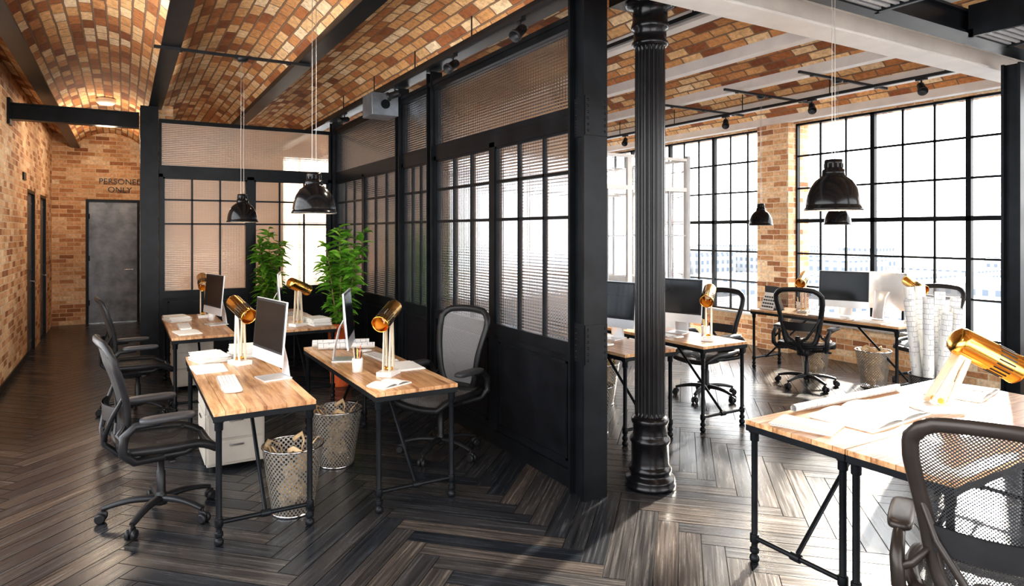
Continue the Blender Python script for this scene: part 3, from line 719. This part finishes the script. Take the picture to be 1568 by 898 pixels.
bar(5.7,7.2,6.08)
pendant(3.02,2.0,1.865,3.315)
b=MB(); b.box(2.6,3.8,1.985,2.015,3.315,3.34,'black'); b.obj('ceiling_rail')
def track(x,y0,y1,z=3.27):
    b=MB(); b.box(x-.017,x+.017,y0,y1,z,z+.03,'black')
    y=y0+.25
    while y<y1: b.cyl((x,y,z+.02),(x,y,3.5),.006,'black'); y+=1.2
    b.obj('light_track')
def spot(x,y,z,az,tilt=-40,energy=0,size=1.6):
    b=MB(); b.box(-.02,.02,-.05,.05,-.02,0,'black'); b.cyl((0,0,-.02),(0,0,-.07),.008,'black')
    T=TR(0,0,-.09)@RZ(math.radians(az))@RY(math.radians(90-tilt))
    b.lathe([(0,-.06),(.025,-.06),(.033,-.05),(.036,-.02),(.036,.05),(.046,.055),(.046,.08),(.04,.08),(.033,.05),(0,.045)],'black',24,T=T)
    o=b.obj('track_spotlight',(x,y,z))
    if energy:
        l=bpy.data.lights.new('spot','SPOT'); l.energy=energy; l.spot_size=size; l.spot_blend=.9; l.color=(1,.88,.72); l.shadow_soft_size=.05
        lo=bpy.data.objects.new('spot_light',l); S.collection.objects.link(lo); lo.parent=o
        d=Vector((math.cos(math.radians(az))*math.cos(math.radians(tilt)),math.sin(math.radians(az))*math.cos(math.radians(tilt)),math.sin(math.radians(tilt))))
        lo.location=Vector((0,0,-.09))+d*.1; lo.rotation_euler=d.to_track_quat('-Z','Y').to_euler()
track(2.42,3.3,9.2); track(3.45,3.1,7.1); track(6.77,3.08,9.5)
spot(2.42,4.0,3.27,200,-40,90); spot(2.42,5.1,3.27,200,-35,70); spot(2.42,6.5,3.27,150,-18,110); spot(2.42,8.3,3.27,190,-15,80)
spot(3.45,3.9,3.27,30,-40); spot(3.45,5.6,3.27,30,-40)
for y in (3.55,4.75,6.0,8.0): spot(6.77,y,3.27,220,-40)
b=MB(); b.lathe([(0,-.06),(.09,-.055),(.12,-.03),(.125,0),(.125,.03),(0,.03)],'white',32); 
for y in (11.0,13.3):  # added fixtures and point lights, fill for the dark corridor
    o=inst(b.mesh('added_fill_lamp'),'added_fill_lamp',(-.215,y,3.62))
    l=bpy.data.lights.new('bulb','POINT'); l.energy=18; l.color=(1,.86,.68); l.shadow_soft_size=.12
    lo=bpy.data.objects.new('bulb',l); S.collection.objects.link(lo); lo.location=(0,0,-.6); lo.parent=o
b=MB(); b.box(-.15,.15,-.16,.16,0,.23,'door'); b.box(-.155,.155,-.165,.165,.23,.24,'door'); b.cyl((0,-.16,.12),(0,-.17,.12),.05,'steel',20)
b.obj('junction_box',(2.44,7.0,3.02),0,.004)
def vent(x,y,z):
    b=MB(); s=.27; b.box(-s,s,-s,s,.05,.22,'steel'); b.box(-s,s,-s,-s+.03,0,.05,'steel');b.box(-s,s,s-.03,s,0,.05,'steel');b.box(-s,-s+.03,-s,s,0,.05,'steel');b.box(s-.03,s,-s,s,0,.05,'steel')
    for k in range(9): yy=-s+.05+k*.055; b.box(-s+.03,s-.03,yy,yy+.025,.012,.03,'grayp')
    b.obj('ceiling_air_vent',(x,y,z))
vent(5.35,2.08,3.12); vent(3.72,2.09,3.10)
for k,(tx,z) in enumerate((('PERSONEL',2.68),('ONLY',2.52))):
    c=bpy.data.curves.new('wall_sign','FONT'); c.body=tx; c.size=.15; c.extrude=.006; c.align_x='CENTER'; c.materials.append(M['steel'])
    o=bpy.data.objects.new('wall_sign',c); S.collection.objects.link(o); o.location=(-.06,YN-.007,z); o.rotation_euler=(pi/2,0,0)
b=MB(); b.box(0,.02,-.12,.12,0,.1,'steel'); b.obj('door_plate',(XL,10.9,2.45)); 
b=MB(); b.box(XL,XL+.015,LW1,11.3,0,.09,'steel'); b.obj('baseboard_left')
# ---------------------------------------------------------------- city outside
b=MB(); r_=random.Random(11)
b.box(14,900,-400,500,-31,-30,'ground')
for k in range(60):
    x=r_.uniform(80,420); y=r_.uniform(-60,260)*x/220; wx=r_.uniform(14,34); wy=r_.uniform(16,45); h=r_.uniform(6,21)+ (x-80)*.02
    b.box(x,x+wx,y,y+wy,-30,-30+h,'city')
b.obj('city_buildings')
# ---------------------------------------------------------------- light
w=bpy.data.worlds.new('World'); S.world=w; w.use_nodes=True; t=w.node_tree; t.nodes.clear()
o=t.nodes.new('ShaderNodeOutputWorld'); bg=t.nodes.new('ShaderNodeBackground'); 
tc=t.nodes.new('ShaderNodeTexCoord'); sp=t.nodes.new('ShaderNodeSeparateXYZ'); L(t,tc.outputs['Generated'],sp.inputs[0])
r=ramp(t,[(0,(.8,.8,.8)),(.5,(1,.99,.97)),(1,(.80,.90,1))],mathn(t,'MULTIPLY_ADD',sp.outputs[2],.5,.5))
L(t,r.outputs[0],bg.inputs[0]); bg.inputs[1].default_value=5; L(t,bg.outputs[0],o.inputs[0])
l=bpy.data.lights.new('sun','SUN'); l.energy=15; l.angle=.04; l.color=(1,.90,.76)
so=bpy.data.objects.new('sun',l); S.collection.objects.link(so); d=Vector((-.92,-.39,-.43)); so.rotation_euler=d.to_track_quat('-Z','Y').to_euler(); so.location=(20,10,15)
# ---------------------------------------------------------------- camera
cd=bpy.data.cameras.new('camera'); cam=bpy.data.objects.new('camera',cd); S.collection.objects.link(cam)
cam.location=(0,0,1.76); cam.rotation_euler=(pi/2,0,math.radians(-30.5)); cd.lens=36*1010/1568; cd.sensor_width=36; cd.sensor_fit='HORIZONTAL'; cd.shift_y=-.06; cd.clip_end=2000
S.camera=cam
S.view_settings.view_transform='Standard'; S.view_settings.exposure=.82; S.view_settings.gamma=.88
